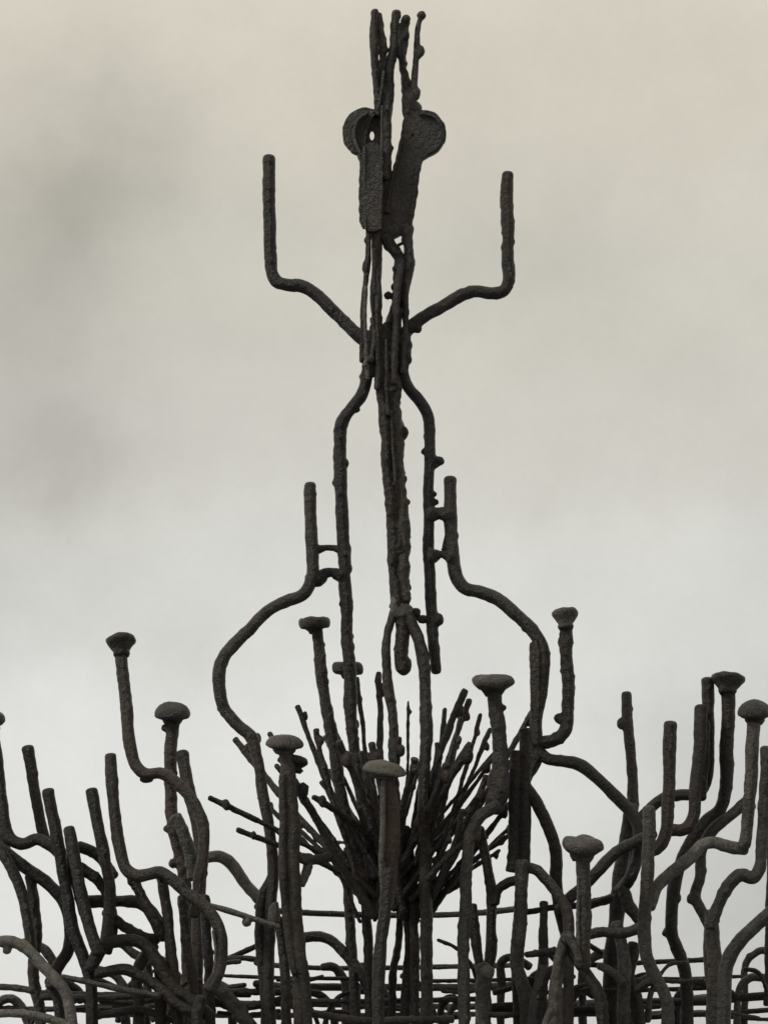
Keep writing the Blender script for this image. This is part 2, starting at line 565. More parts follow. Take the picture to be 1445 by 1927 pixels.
# ---- neck: rods between the spire and the shoulders
rod('neck_rod', [(709, 418), (709, 480), (707, 560), (709, 640), (712, 690)], 19, 0, 'brown', rough=0.12)
rod('neck_rod', [(694, 425), (693, 470), (688, 525), (684, 560), (682, 620), (681, 680)], (11, 10), -8, rough=0.18, beads=[(691, 452, 7, -8), (689, 503, 9, -8, .9, 1.6)])
rod('neck_rod', [(768, 428), (769, 465), (768, 505), (764, 540), (763, 600), (766, 650)], (22, 10), 0, rough=0.2, beads=[(768, 506, 12), (774, 492, 8)])
rod('neck_rod', [(727, 446), (739, 466), (752, 486), (752, 520), (746, 560), (738, 605), (728, 660)], 22, 0, rough=0.26, slag=3,
    beads=[(730, 556, 8.5), (736, 464, 9), (755, 500, 15, 0, 1, 1.6), (741, 540, 7)])
rod('neck_rod', [(748, 462), (762, 455)], 6, 0)
rod('neck_rod', [(700, 600), (703, 640), (696, 680)], 9, -22, 'dusty', rough=0.25)
rod('neck_rod', [(752, 585), (748, 620), (744, 660)], 14, -10, 'dusty', rough=0.3)
sh = blob(root, P(724, 662, 0), R(30), (1.15, 0.7, 1.7), 'black', 'shoulder_weld', 0.3, ICO3, label='lumpy weld where the upper arms meet the mast')
for x, y, r in [(692, 640, 15), (690, 666, 15), (757, 640, 17), (760, 664, 15), (758, 686, 12), (694, 690, 14), (684, 655, 9), (768, 650, 9), (768, 676, 8), (727, 694, 22)]:
    bead(sh, x, y, r, -4, 1, 1.4)
for k, (x0, y0, x1, y1, w, m_) in enumerate([(705, 470, 700, 706, 13, 'brown'), (711, 500, 722, 740, 16, 'black'), (746, 520, 734, 742, 14, 'brown'), (753, 500, 742, 720, 14, 'dusty'),
                                        (764, 530, 756, 700, 11, 'black'), (688, 540, 692, 712, 9, 'dusty'), (709, 560, 709, 730, 10, 'dusty'), (727, 640, 731, 780, 9, 'dusty')]):
    rod('bundle_rod', [(x0, y0), ((x0 + x1) / 2 + (-1) ** k * 2, (y0 + y1) / 2), (x1, y1)], (w * .7, w), -22 if m_ == 'dusty' else -14, m_, rough=.24, parent=sh)
bead(sh, 697, 676, 8, -30, mat='pale')
bead(sh, 688, 684, 6, -26, 1, 1.3, mat='pale')

# ---- upper pair of candle arms
rod('candle_arm', [(506, 298), (507, 400), (510, 480), (512, 512), (521, 530), (540, 536), (568, 538), (592, 552), (620, 580), (650, 608), (676, 634), (700, 650)], 23.5, 0,
    'brown', rough=0.09, cap=0.6, label='upper left candle arm, bent rod with a tall upright end', beads=[(515, 468, 9, 0, .7, 1.4)])
rod('candle_arm', [(954, 329), (954, 420), (955, 490), (956, 530), (948, 547), (925, 552), (895, 548), (868, 556), (830, 578), (800, 595), (776, 612), (750, 640)], 23.5, 0,
    'brown', rough=0.12, cap=0.55, label='upper right candle arm, bent rod with a shorter upright end', beads=[(945, 466, 5, 0, .8, 1.3), (785, 618, 10)])

# ---- mast
mast = rod('mast', [(722, 640, 0, 48), (727, 700, 0, 41), (736, 790, 0, 38), (741, 870, 0, 36), (748, 980, 0, 34), (754, 1060, 0, 32), (758, 1165, 0, 28)], 40, 0, 'black', rough=0.16,
           label='thick central mast of fused rods', beads=[(757, 815, 12, 0, 1, 1.3), (723, 866, 8, 0, .7, 1.6), (766, 945, 7), (768, 1010, 6)])
rod('mast_rod', [(713, 668), (718, 740), (727, 820), (730, 900), (735, 980), (741, 1060), (748, 1140)], 20, -10, 'brown', rough=0.2, parent=mast)
rod('mast_rod', [(736, 668), (743, 760), (747, 840), (754, 920), (757, 1000), (760, 1070), (764, 1128)], 22, -8, 'black', rough=0.26, parent=mast)
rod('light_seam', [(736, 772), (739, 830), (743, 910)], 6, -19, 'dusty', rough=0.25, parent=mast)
for i in range(13):
    y = 930 + i * 15 + rnd.uniform(-6, 6)
    bead(mast, 747 + (y - 740) * 0.050 + rnd.uniform(0, 4), y, rnd.uniform(5, 8), rnd.uniform(-8, 6), 1, rnd.uniform(1.0, 1.8))
saddle = blob(root, P(757, 1150, -8), R(18, -8), (1.15, .7, 1.0), 'pale', 'weld_saddle', .25, ICO3, label='pale grey weld at the foot of the mast')
bead(saddle, 742, 1140, 11, -14, .8, 2.0, mat='pale')
bead(saddle, 782, 1153, 10, 0)
bead(saddle, 796, 1165, 9, 0, 1.5, .9)
rod('mast_root', [(748, 1128), (738, 1162), (729, 1196), (726, 1235), (730, 1290), (738, 1360), (742, 1450), (745, 1560), (742, 1660)], (15, 21), -4, 'black', rough=0.2, slag=4)
rod('mast_root', [(768, 1158), (784, 1196), (796, 1245), (800, 1310), (801, 1400), (797, 1480), (797, 1560), (801, 1660), (803, 1800), (804, 2060)], (22, 25), (-10, -60), 'dusty', rough=0.13, slag=5)
drop = rod('hanging_drop', [(758, 1140), (756, 1195), (757, 1235), (759, 1256)], (25, 25), -4, 'brown', rough=0.18)
bead(drop, 759, 1252, 17, -4, .95, 1.25, mat='brown')

# ---- legs and shoulder arms with their rungs
ll = rod('leg_rod', [(697, 655), (692, 700), (682, 742), (660, 772), (643, 795), (639, 835), (641, 890), (645, 960), (649, 1040), (651, 1120), (653, 1200), (656, 1262), (660, 1330), (668, 1420), (684, 1530), (706, 1650)],
         23, 0, 'black', rough=0.13, slag=3, label='left leg rod beside the mast',
         beads=[(668, 772, 8, 0, 1.3, .8), (652, 872, 7, 0, .7, 1.4), (632, 908, 8), (657, 1070, 8, 0, .8, 1.3), (661, 1218, 9, 0, .8, 1.3)])
rod('leg_rod', [(752, 640), (756, 690), (768, 728), (792, 757), (806, 785), (808, 835), (807, 900), (806, 990), (808, 1070), (812, 1150), (817, 1230), (820, 1262)],
    (21, 20), 0, 'black', rough=0.1, slag=2, label='right leg rod beside the mast, ending in the air',
    beads=[(826, 868, 10, 0, 1.1, 1), (819, 874, 8), (797, 850, 6), (822, 1166, 14), (818, 930, 5), (820, 945, 6)])
la = rod('shoulder_arm', [(585, 914), (586, 990), (589, 1050), (586, 1090), (570, 1118), (538, 1131), (508, 1147), (474, 1180), (440, 1214), (418, 1246), (413, 1290), (421, 1330), (445, 1362), (474, 1387), (484, 1420),
         (493, 1480), (507, 1560), (514, 1640), (507, 1740), (506, 1830), (512, 2060)], (22, 23), (0, -30), 'black', rough=0.1, cap=0.6,
         label='left shoulder arm bowing outward below its upright', beads=[(416, 1333, 8, 0), (481, 1390, 12, 0, 1, 1), (455, 1200, 7, 0)])
rod('rung', [(594, 1033, 0, 24), (602, 1033, 0, 16), (611, 1031, 0, 11), (627, 1031, 0, 11), (636, 1033, 0, 16), (643, 1035, 0, 24)], 11, 0, parent=la, rough=.14)
rod('rung', [(594, 1090, 0, 32), (603, 1085, 0, 26), (613, 1078, 0, 18), (626, 1077, 0, 17), (636, 1080, 0, 23), (644, 1082, 0, 32)], 17, 0, parent=la, rough=.14)
ra = rod('shoulder_arm', [(847, 903), (848, 970), (851, 1035), (856, 1078), (874, 1106), (906, 1115), (936, 1128), (970, 1157), (1002, 1188), (1019, 1217), (1021, 1265), (1017, 1310), (1007, 1350), (1008, 1400), (1012, 1428)],
         24, 0, 'black', rough=0.08, cap=0.6, label='right shoulder arm bowing outward below its upright', beads=[(988, 1182, 8, 0)])
rod('rung', [(813, 968, 0, 34), (821, 967, 0, 25), (829, 966, 0, 21), (837, 967, 0, 25), (844, 968, 0, 34)], 22, 0, parent=ra, rough=.14)
rod('rung', [(813, 1046, 0, 34), (820, 1045, 0, 22), (830, 1043, 0, 12), (840, 1044, 0, 18), (848, 1046, 0, 34)], 12, 0, parent=ra, rough=.14)
rod('rung', [(842, 1000), (838, 1020), (836, 1034)], (5, 9), 0, parent=ra, rough=.25)
plate('splice_bar', [(998, 1212), (1009, 1206), (1013, 1225), (1013, 1330), (1010, 1402), (1002, 1400), (1000, 1330)], [], -6, 16, parent=ra)

# ---- right shoulder junction and cage posts
rod('junction_rod', [(1014, 1415), (1000, 1445), (980, 1478), (970, 1510)], 24, 0, 'black', rough=.12)
rod('branch', [(1010, 1412), (1030, 1428), (1065, 1433), (1092, 1440), (1120, 1462), (1155, 1496), (1186, 1528), (1200, 1560), (1199, 1610), (1186, 1648), (1164, 1676, 0)], 24, (0, -90), 'black', rough=.08)
cagep = rod('cage_post', [(988, 1372), (988, 1450), (986, 1540), (984, 1620), (978, 1720), (974, 1800), (984, 2060)], 25, -60, 'black', rough=.08, cap=.15)
rod('cage_post', [(969, 1414), (968, 1500), (967, 1600), (962, 1640)], 24, -64, 'brown', rough=.12, cap=.15)
rod('front_post', [(982, 1620), (982, 1690), (976, 1760), (972, 1815), (986, 1870), (988, 2060)], (24, 28), -110, 'dusty', rough=.13, cap=.2)
rod('branch', [(985, 1476), (1008, 1508), (1030, 1556), (1046, 1606), (1047, 1660), (1052, 1712), (1066, 1760)], 24, (-60, -20), 'black', rough=.08)
rod('branch', [(978, 1634), (1006, 1636), (1030, 1658), (1054, 1690), (1068, 1722), (1069, 1800), (1066, 2060)], 22, (-100, -120), 'black', rough=.1)
rod('branch', [(930, 1698), (936, 1676), (952, 1662), (978, 1655)], 18, -70, 'black', rough=.1)

# ---- nails
def nail(head, path, dia, d, mat='black', beads=(), rough=.12, slag=0, headmat=None, label=None):
    path = [(head[0], head[1])] + [p for p in path[0:1] if abs(p[1] - head[1]) > 26] + list(path[1:])
    o = rod('nail', path, dia, d, mat, rough, parent=root, beads=beads, slag=slag, label=label)
    d0 = d[0] if isinstance(d, tuple) else d
    x, y, w, h, tilt, nod, kind = head
    sd_ = dia[0] if isinstance(dia, tuple) else dia
    nail_head(o, x, y, w, h, d0, tilt, nod, sd_ * 1.12, kind, headmat or 'dusty')
    return o


nail((228, 1211, 56, 36, -6, -14, 'cone'), [(228, 1226), (236, 1310), (245, 1395), (256, 1440), (276, 1457), (304, 1455), (332, 1472), (362, 1506), (380, 1550), (383, 1605), (374, 1660), (366, 1720)],
     23, (-120, -220), 'brown', rough=.1, beads=[(276, 1466, 11, -150, 1.2, .8)], label='tallest bent nail at the left with a cupped head')
nail((325, 1341, 64, 40, 3, 16, 'dome'), [(319, 1362), (322, 1430), (321, 1500), (326, 1560), (338, 1610), (350, 1680), (352, 1780), (356, 2060)], 24, 60, 'brown', rough=.13, beads=[(310, 1370, 7, 60), (314, 1560, 7, 60), (326, 1625, 9, 60)])
nail((592, 1173, 58, 30, -4, 4, 'flat'), [(600, 1188), (605, 1260), (614, 1340), (624, 1392), (640, 1480), (664, 1580), (700, 1690)], (20, 26), (90, 30), 'brown', rough=.15, beads=[(604, 1246, 6, 90), (628, 1390, 14, 80)],
     label='upright nail with a flat head left of the leg rod')
nail((655, 1258, 57, 30, 0, 0, 'flat'), [(656, 1272), (660, 1340), (668, 1430), (684, 1530), (712, 1680)], 20, (60, 20), 'black', rough=.2, slag=5, label='nail whose head the left leg rod crosses')
n5 = nail((536, 1399, 68, 34, 2, 8, 'dome'), [(540, 1416), (548, 1500), (550, 1600), (553, 1700), (562, 1800), (568, 2060)], (28, 30), -130, 'black', rough=.1, slag=3, label='front left nail with a second head welded under the first')
nail_head(n5, 551, 1433, 58, 30, -112, 6, 0, 34, 'lens', 'black')
rod('twin_shank', [(533, 1460), (532, 1540), (533, 1650), (540, 1740), (556, 1830)], 16, -138, 'black', rough=.12, parent=n5)
nail((722, 1447, 80, 30, 8, 14, 'dome'), [(734, 1464), (737, 1540), (735, 1620), (728, 1700)], (34, 28), -170, 'brown', rough=.09, label='broad headed nail standing in front of the spray')
rod('front_post', [(730, 1640), (726, 1700), (716, 1770), (713, 1850), (713, 2060)], (25, 24), -190, 'dusty', rough=.1)
rod('front_post', [(722, 1470), (720, 1560), (718, 1640), (722, 1700)], 11, -186, 'dusty', rough=.14)
nail((928, 1285, 78, 38, 0, 12, 'lens'), [(936, 1304), (938, 1370), (942, 1430), (938, 1490), (930, 1520)], (25, 38), -90, 'dusty', rough=.16, slag=3,
     beads=[(946, 1332, 7, -90), (936, 1470, 22, -90, 1, 1.3), (952, 1416, 8, -90), (928, 1504, 16, -95)], label='large headed nail right of the spray')
nail((1063, 1160, 50, 34, -2, -10, 'cone'), [(1066, 1178), (1067, 1250), (1068, 1320), (1064, 1370), (1048, 1391), (1016, 1398)], 23, 0, 'brown', rough=.15,
     beads=[(1055, 1208, 8, 0, .8, 1.6), (1052, 1352, 11, 0), (1064, 1225, 10, 0, 1, 2.4)], label='nail bent outward at its foot onto the right shoulder')
nail((1096, 1593, 77, 44, 5, 16, 'lens'), [(1098, 1616), (1098, 1700), (1096, 1815)], (28, 31), -230, 'dusty', rough=.1, label='short nail with a wide head low in front on the right')
rod('nail_lit_edge', [(1088, 1650), (1087, 1720), (1089, 1800)], 8, -238, 'pale', rough=.2)  # no real seam: pale strip painting the highlight down the shank's left side
nail((1369, 1283, 64, 32, 5, -10, 'cone'), [(1373, 1300), (1367, 1400), (1364, 1490), (1352, 1524), (1326, 1546), (1302, 1580), (1279, 1626), (1268, 1672), (1262, 1752), (1278, 1794), (1289, 1830), (1289, 2060)], 25, (-60, 60),
     'black', rough=.09, beads=[(1254, 1755, 9, 20)], label='tall nail at the right with a flat topped head')
nail((1419, 1338, 62, 42, -2, 14, 'dome'), [(1417, 1356), (1413, 1440), (1406, 1550), (1401, 1585)], 25, -180, 'dusty', rough=.1, beads=[(1400, 1588, 13, -180)], label='domed nail at the far right edge')
nail((-16, 1354, 54, 36, 0, 10, 'lens'), [(-14, 1370), (-10, 1450), (-2, 1540), (10, 1600)], 23, -60, 'brown', label='nail cut by the left edge of the picture')

# ---- left crown of uprights
def up(pts, dia, d, mat='black', **k):
    return rod('upright_rod', pts, dia, d, mat, rough=k.pop('rough', .09), cap=k.pop('cap', .5), **k)


up([(-14, 1370), (-4, 1440), (4, 1505), (9, 1552), (22, 1580), (44, 1588), (68, 1579), (90, 1588), (112, 1606), (140, 1650), (160, 1720)], 24, (-130, -180), 'black')
up([(53, 1408), (66, 1485), (80, 1565), (88, 1590)], 22, -120, 'brown')
up([(91, 1489), (102, 1545), (114, 1610), (126, 1680), (140, 1750), (158, 1800), (172, 1850), (174, 2060)], 24, -190, 'black')
up([(132, 1560), (142, 1620), (156, 1690), (168, 1745), (186, 1792)], 24, -230, 'black')
up([(173, 1488), (184, 1545), (196, 1610), (207, 1660), (208, 1700), (200, 1770)], 23, -200, 'black')
up([(210, 1423), (214, 1510), (224, 1590), (236, 1634), (258, 1648), (302, 1642), (324, 1655), (354, 1682), (388, 1708), (408, 1738), (417, 1785), (413, 1828), (394, 1862)], 24, (-230, -260), 'black', label='upright rod on the left that bends right and curls down')
up([(343, 1418), (354, 1475), (368, 1540), (379, 1605), (376, 1680), (372, 1760), (378, 2060)], 24, (40, -60), 'brown')
rod('branch', [(332, 1540), (346, 1570), (358, 1610), (364, 1650)], 25, -60, 'dusty', rough=.14)
rod('branch', [(150, 1594), (172, 1601), (192, 1616), (214, 1648)], 21, -170, 'black')
rod('branch', [(150, 1632), (176, 1650), (194, 1674), (206, 1710)], 20, -180, 'black', rough=.2)
rod('branch', [(248, 1648), (266, 1690), (286, 1722), (302, 1756)], 22, -200, 'brown')
rod('branch', [(164, 1697), (214, 1696), (262, 1699), (284, 1716), (302, 1742), (308, 1764)], 24, -150, 'dusty', rough=.14)
rod('branch', [(200, 1716), (236, 1744), (272, 1764), (296, 1768)], 20, -170, 'brown', rough=.14)
rod('branch', [(170, 1822), (186, 1792), (204, 1776), (254, 1770), (278, 1784), (300, 1815), (330, 1862), (364, 1886), (392, 1910)], 25, -210, 'black', rough=.1)
rod('branch', [(186, 1832), (236, 1824), (258, 1834), (290, 1852), (326, 1884), (360, 1905)], 22, -225, 'black', rough=.13)
rod('branch', [(290, 1780), (272, 1800), (258, 1830), (262, 1900), (266, 2060)], 22, -170, 'black', rough=.13)
rod('branch', [(206, 1690), (214, 1740), (204, 1790)], 20, -160, 'dusty', rough=.13)
rod('arm', [(-40, 1560), (-8, 1590), (18, 1626), (40, 1680), (53, 1732), (60, 1785)], 22, -160, 'dusty', rough=.1)
rod('arm', [(-30, 1572), (10, 1604), (47, 1632), (92, 1664), (120, 1698), (132, 1744), (129, 1788), (110, 1820), (96, 1850)], 24, -140, 'black', rough=.08)
rod('arm', [(56, 1650), (66, 1700), (70, 1760), (62, 1810), (66, 1860), (74, 1900), (78, 2060)], (20, 26), -130, 'black', rough=.16, slag=3)
rod('arm', [(-60, 1790), (-20, 1776), (16, 1771), (46, 1782), (76, 1812), (104, 1842), (124, 1870), (134, 1920), (136, 2060)], 22, (-250, -260), 'pale', rough=.12, beads=[(14, 1788, 9, -250)])
rod('lower_rod', [(100, 1855), (110, 1890), (112, 2060)], 20, -180, 'black')
blob(root.children[-1], P(96, 1852, -190), R(10), (1, 1, 1), 'black')
rod('lower_rod', [(307, 1652), (316, 1730), (324, 1800), (332, 1900), (336, 2060)], 22, -200, 'brown', rough=.13, beads=[(305, 1650, 8, -215)])
rod('lower_rod', [(300, 1815), (304, 1880), (304, 2060)], 24, -190, 'black')
rod('lower_rod', [(384, 1690), (390, 1780), (396, 1870), (398, 2060)], 22, -120, 'brown', rough=.15)
rod('lower_rod', [(344, 1690), (350, 1760), (362, 1860), (366, 2060)], 20, -150, 'brown', rough=.18, slag=3)
rod('lower_rod', [(402, 1752), (407, 1795), (401, 1846)], 6, -264, 'pale', rough=.14)  # not a rod: pale strip painted as the highlight inside the curl
rod('lower_rod', [(380, 1880), (372, 1910), (370, 2060)], 24, -230, 'dusty', rough=.16)
rod('tie_wire', [(-40, 1858), (20, 1858), (62, 1864)], 13, -200, 'pale', rough=.15, slag=2)
rod('tie_wire', [(118, 1838), (160, 1847), (220, 1860), (300, 1874)], 12, -240, 'pale', rough=.15, slag=3)
rod('tie_wire', [(-40, 1910), (30, 1907), (76, 1913), (150, 1936)], 17, -260, 'pale', rough=.12)
rod('tie_wire', [(78, 1876), (180, 1878), (296, 1872)], 13, -150, 'black', rough=.2, slag=4)
rod('tie_wire', [(180, 1912), (230, 1904), (262, 1900), (330, 1922)], 15, -190, 'brown', rough=.25, slag=4)
rod('tie_wire', [(190, 1884), (240, 1888), (300, 1880)], 11, -120, 'black', rough=.2, slag=2)

# ---- left of the middle
rod('arm', [(386, 1614), (416, 1612), (436, 1626), (462, 1662), (492, 1698), (506, 1730)], 23, 40, 'pale', rough=.08)
rod('tie_wire', [(388, 1702), (440, 1717), (480, 1730), (524, 1744)], 12, -130, 'pale', rough=.15, beads=[(464, 1736, 9, -130)])
rod('tie_wire', [(416, 1806), (460, 1803), (500, 1808)], 11, 40, 'black')
rod('tie_wire', [(432, 1802), (466, 1788), (496, 1774)], 10, 70, 'black')
rod('tie_wire', [(408, 1868), (470, 1866), (560, 1868)], 14, 30, 'black', rough=.18)
rod('tie_wire', [(400, 1880), (440, 1896), (500, 1888), (570, 1870)], 16, -20, 'black', rough=.2)
rod('branch', [(398, 1850), (440, 1890), (470, 1930)], 24, -80, 'black', rough=.2)
rod('lower_rod', [(516, 1640), (494, 1690), (490, 1750), (494, 1830), (500, 1900), (500, 2060)], 20, -20, 'black', rough=.12, slag=3)
rod('lower_rod', [(522, 1730), (534, 1800), (540, 1880), (542, 2060)], 20, -80, 'dusty', rough=.14)
rod('lower_rod', [(566, 1800), (574, 1860), (578, 2060)], 22, -140, 'dusty', rough=.14)
blob(root, P(516, 1722, -120), R(13), (.9, .8, 1.8), 'pale', 'weld_lump')
blob(root, P(572, 1616, -120), R(13), (1.0, .8, .9), 'pale', 'weld_lump')
rod('spur', [(560, 1614), (590, 1618), (620, 1612)], (16, 20), -110, 'dusty', rough=.25)
rod('spur', [(580, 1612), (578, 1640), (568, 1664)], (20, 14), -112, 'dusty', rough=.25)
rod('arm', [(560, 1766), (596, 1762), (620, 1768), (644, 1788), (668, 1816), (690, 1850)], 21, 40, 'black', rough=.08)
rod('lower_rod', [(654, 1600), (657, 1700), (662, 1800), (668, 1880), (670, 2060)], 20, 40, 'black', rough=.14, slag=4)
rod('lower_rod', [(690, 1650), (690, 1740), (694, 1830), (696, 2060)], 18, 20, 'black', rough=.14)
rod('lower_rod', [(762, 1560), (758, 1660), (768, 1740), (768, 1820), (764, 1900), (764, 2060)], (22, 18), 20, 'black', rough=.18, slag=5)
rod('lower_rod', [(778, 1640), (780, 1760), (782, 1880), (784, 2060)], 18, 0, 'brown', rough=.16)
rod('lower_rod', [(738, 1640), (752, 1720), (748, 1780), (740, 1830), (738, 2060)], 15, 30, 'black', rough=.2)
rod('tie_wire', [(570, 1904), (620, 1912), (690, 1922), (760, 1920), (850, 1918)], 15, -60, 'black', rough=.2)

# ---- right of the middle
rod('front_post', [(934, 1516), (906, 1534), (890, 1562), (880, 1606), (877, 1680), (871, 1760), (872, 1850), (873, 2060)], 23, (-110, -200), 'dusty', rough=.15, slag=3)
rod('lower_rod', [(902, 1560), (916, 1630), (924, 1700), (924, 1780), (916, 1840), (914, 2060)], (18, 26), -60, 'black', rough=.14)
rod('lower_rod', [(888, 1706), (894, 1760), (902, 1810), (908, 1850)], 19, -90, 'black', rough=.15)
rod('lower_rod', [(910, 1820), (908, 1880), (906, 2060)], 28, -120, 'dusty', rough=.15)
blob(root, P(916, 1830, -130), R(14), (1, .8, 1), 'pale', 'weld_lump')
rod('spur', [(800, 1690), (840, 1676), (880, 1652)], 14, 40, 'black', rough=.2)
rod('tie_wire', [(930, 1868), (952, 1862), (980, 1852)], 11, 20, 'black')
rod('tie_wire', [(920, 1894), (980, 1890)], 11, 20, 'black')
rod('tie_wire', [(990, 1716), (1040, 1708), (1100, 1702), (1150, 1690)], 13, -40, 'black', rough=.2, slag=3)
rod('tie_wire', [(990, 1796), (1014, 1794), (1044, 1790)], 14, -130, 'black', rough=.2)
rod('lower_rod', [(1022, 1700), (1022, 1780), (1018, 1860), (1016, 2060)], (16, 26), -40, 'black', rough=.16)
rod('lower_rod', [(1066, 1762), (1050, 1816), (1044, 1870), (1046, 2060)], (22, 30), -200, 'dusty', rough=.13)
rod('lower_rod', [(1068, 1764), (1080, 1800), (1104, 1836), (1126, 1872), (1134, 2060)], (20, 25), -200, 'black', rough=.12)
rod('lower_rod', [(1068, 1762), (1080, 1780), (1090, 1806)], 14, -250, 'pale', rough=.2)
rod('lower_rod', [(1036, 1900), (1024, 1930), (1010, 1990)], 14, -230, 'pale', rough=.2)
rod('lower_rod', [(1024, 1826), (1010, 1880), (1004, 2060)], 26, -150, 'brown', rough=.12)
blob(root, P(1068, 1766, -215), R(13), (1.1, .8, 1), 'pale', 'weld_lump')

# ---- right crown
rod('arm', [(1228, 1568), (1196, 1584), (1160, 1604), (1130, 1634), (1098, 1668), (1070, 1692), (1052, 1712)], 23, (-100, -60), 'dusty', rough=.1)
rod('trunk_rod', [(1186, 1520), (1180, 1580), (1166, 1650), (1160, 1720), (1152, 1790), (1150, 1860), (1150, 2060)], (28, 34), 0, 'black', rough=.08)
rod('trunk_rod', [(1160, 1740), (1172, 1800), (1174, 1880), (1172, 2060)], (24, 28), -80, 'dusty', rough=.1)
rod('branch', [(1172, 1672), (1182, 1704), (1200, 1728), (1212, 1748)], 24, -60, 'black', rough=.12)
rod('branch', [(1196, 1590), (1190, 1634), (1176, 1664)], 20, -60, 'black')
rod('arm', [(1098, 1762), (1130, 1754), (1170, 1756), (1204, 1746)], 20, -120, 'dusty', rough=.14)
rod('arm', [(1104, 1702), (1130, 1696), (1150, 1690)], 18, 20, 'black', rough=.14)
rod('arm', [(1128, 1818), (1152, 1830), (1172, 1850)], 16, -98, 'pale', rough=.14)
up([(1178, 1306), (1180, 1355), (1186, 1420), (1190, 1480), (1188, 1540)], (19, 23), 40, 'black', beads=[(1169, 1362, 10, 40, .9, 1.1)])
up([(1261, 1363), (1259, 1440), (1256, 1520), (1252, 1566), (1242, 1590), (1218, 1606)], 25, -160, 'brown')
dbl = up([(1331, 1280), (1332, 1350), (1331, 1420), (1328, 1470), (1312, 1494), (1278, 1496), (1248, 1502), (1222, 1522), (1196, 1548)], 23, (-40, -20), 'black', label='upright rod doubled by a shorter rod at the right')
up([(1319, 1332), (1315, 1410), (1309, 1490), (1304, 1538), (1288, 1560), (1258, 1562)], 24, (-60, -80), 'brown')
rod('filler_rod', [(1322, 1360), (1322, 1430), (1318, 1500)], 24, -50, 'black', parent=dbl)
up([(1221, 1522), (1220, 1590), (1215, 1670), (1211, 1740), (1216, 1800), (1236, 1842), (1252, 1882), (1258, 2060)], 25, -190, 'dusty', rough=.1)
rod('arm', [(1400, 1598), (1374, 1594), (1346, 1586), (1322, 1590), (1296, 1616), (1262, 1644), (1234, 1670), (1220, 1706)], 24, -170, 'pale', rough=.1)
rod('branch', [(1404, 1508), (1374, 1534), (1340, 1562), (1318, 1600), (1316, 1650), (1308, 1688), (1324, 1722), (1342, 1760)], 22, (-60, -80), 'black', rough=.1, beads=[(1300, 1692, 10, -70)])
up([(1441, 1410), (1438, 1490), (1434, 1570), (1430, 1630), (1416, 1652), (1394, 1646), (1372, 1664), (1350, 1706), (1336, 1744)], 24, -200, 'dusty', rough=.12)
rod('trunk_rod', [(1338, 1720), (1340, 1780), (1346, 1830), (1344, 1880), (1346, 2060)], (28, 36), -120, 'black', rough=.08)
rod('trunk_rod', [(1334, 1740), (1332, 1800), (1340, 1870), (1342, 2060)], 20, -100, 'brown', rough=.08)
rod('arm', [(1500, 1690), (1450, 1718), (1418, 1744), (1386, 1778), (1368, 1812), (1362, 1860), (1360, 2060)], 27, -240, 'dusty', rough=.08)
rod('branch', [(1448, 1560), (1446, 1680), (1444, 1780), (1442, 1890)], 12, 40, 'black')
rod('tie_wire', [(1070, 1812), (1130, 1816), (1220, 1811), (1330, 1806)], 10, 120, 'black')
rod('tie_wire', [(1200, 1888), (1330, 1884), (1400, 1877), (1480, 1872)], 16, 60, 'black', rough=.08)
rod('tie_wire', [(1190, 1916), (1330, 1908), (1400, 1904), (1480, 1898)], 10, 100, 'black', rough=.08)
rod('tie_wire', [(1080, 1906), (1130, 1904), (1210, 1920)], 16, 40, 'black')
rod('branch', [(1198, 1862), (1222, 1848), (1246, 1862), (1262, 1900)], 16, -120, 'black', rough=.12)
rod('branch', [(1190, 1780), (1180, 1840), (1196, 1880), (1200, 2060)], 26, -60, 'black', rough=.12)

# ---- hoops of the cage
hoop(1706, 250, 12)
hoop(1812, 250, 10)
hoop(1850, 250, 15, slag=8)
hoop(1872, 640, 13, 4, 176, slag=12)
hoop(1896, 640, 11, 8, 172, 'brown', slag=8)

# ---- stubs and ties low in the cage
tr = random.Random(5)
for k, (x, y, d) in enumerate([(30, 1880, 60), (95, 1800, 100), (150, 1870, 120), (226, 1850, 90), (246, 1790, 60), (330, 1830, 80), (420, 1850, 120), (452, 1900, 60), (610, 1880, 120), (636, 1830, 150),
                               (700, 1830, 130), (835, 1880, 80), (950, 1800, 90), (1000, 1850, 100), (1085, 1860, 80), (1120, 1800, 110), (1200, 1840, 60), (1300, 1850, 90), (1400, 1850, 60), (1425, 1790, 120)]):
    sgn = 1 if x < 735 else -1
    b = tr.uniform(22, 44) * sgn
    u1, u2, u3 = tr.uniform(-26, 26), tr.uniform(.1, .9), tr.uniform(-30, 10)
    rod('stub', [(x - b * 1.2, y + u1), (x - b * .35, y - 6 + u1 * .4), (x + b * .15, y + 10 + u3 * .3), (x + b * u2, y + 46 + u3), (x + b * (u2 + .1), y + 90), (x + b * u2, 2060)], tr.uniform(14, 19), d, 'black' if k % 3 else 'dusty', rough=.18)
for k in range(18):
    x = 30 + k * 80 + tr.uniform(-30, 30)
    y = tr.choice((1838, 1872, 1896, 1912)) + tr.uniform(-12, 12)
    ln = tr.uniform(60, 130)
    rod('tie_wire', [(x, y), (x + ln * .5, y + tr.uniform(-5, 5)), (x + ln, y + tr.uniform(-14, 14))], tr.uniform(7, 11), tr.uniform(-120, 140), ('black', 'brown', 'dusty')[k % 3], rough=.22, slag=1)

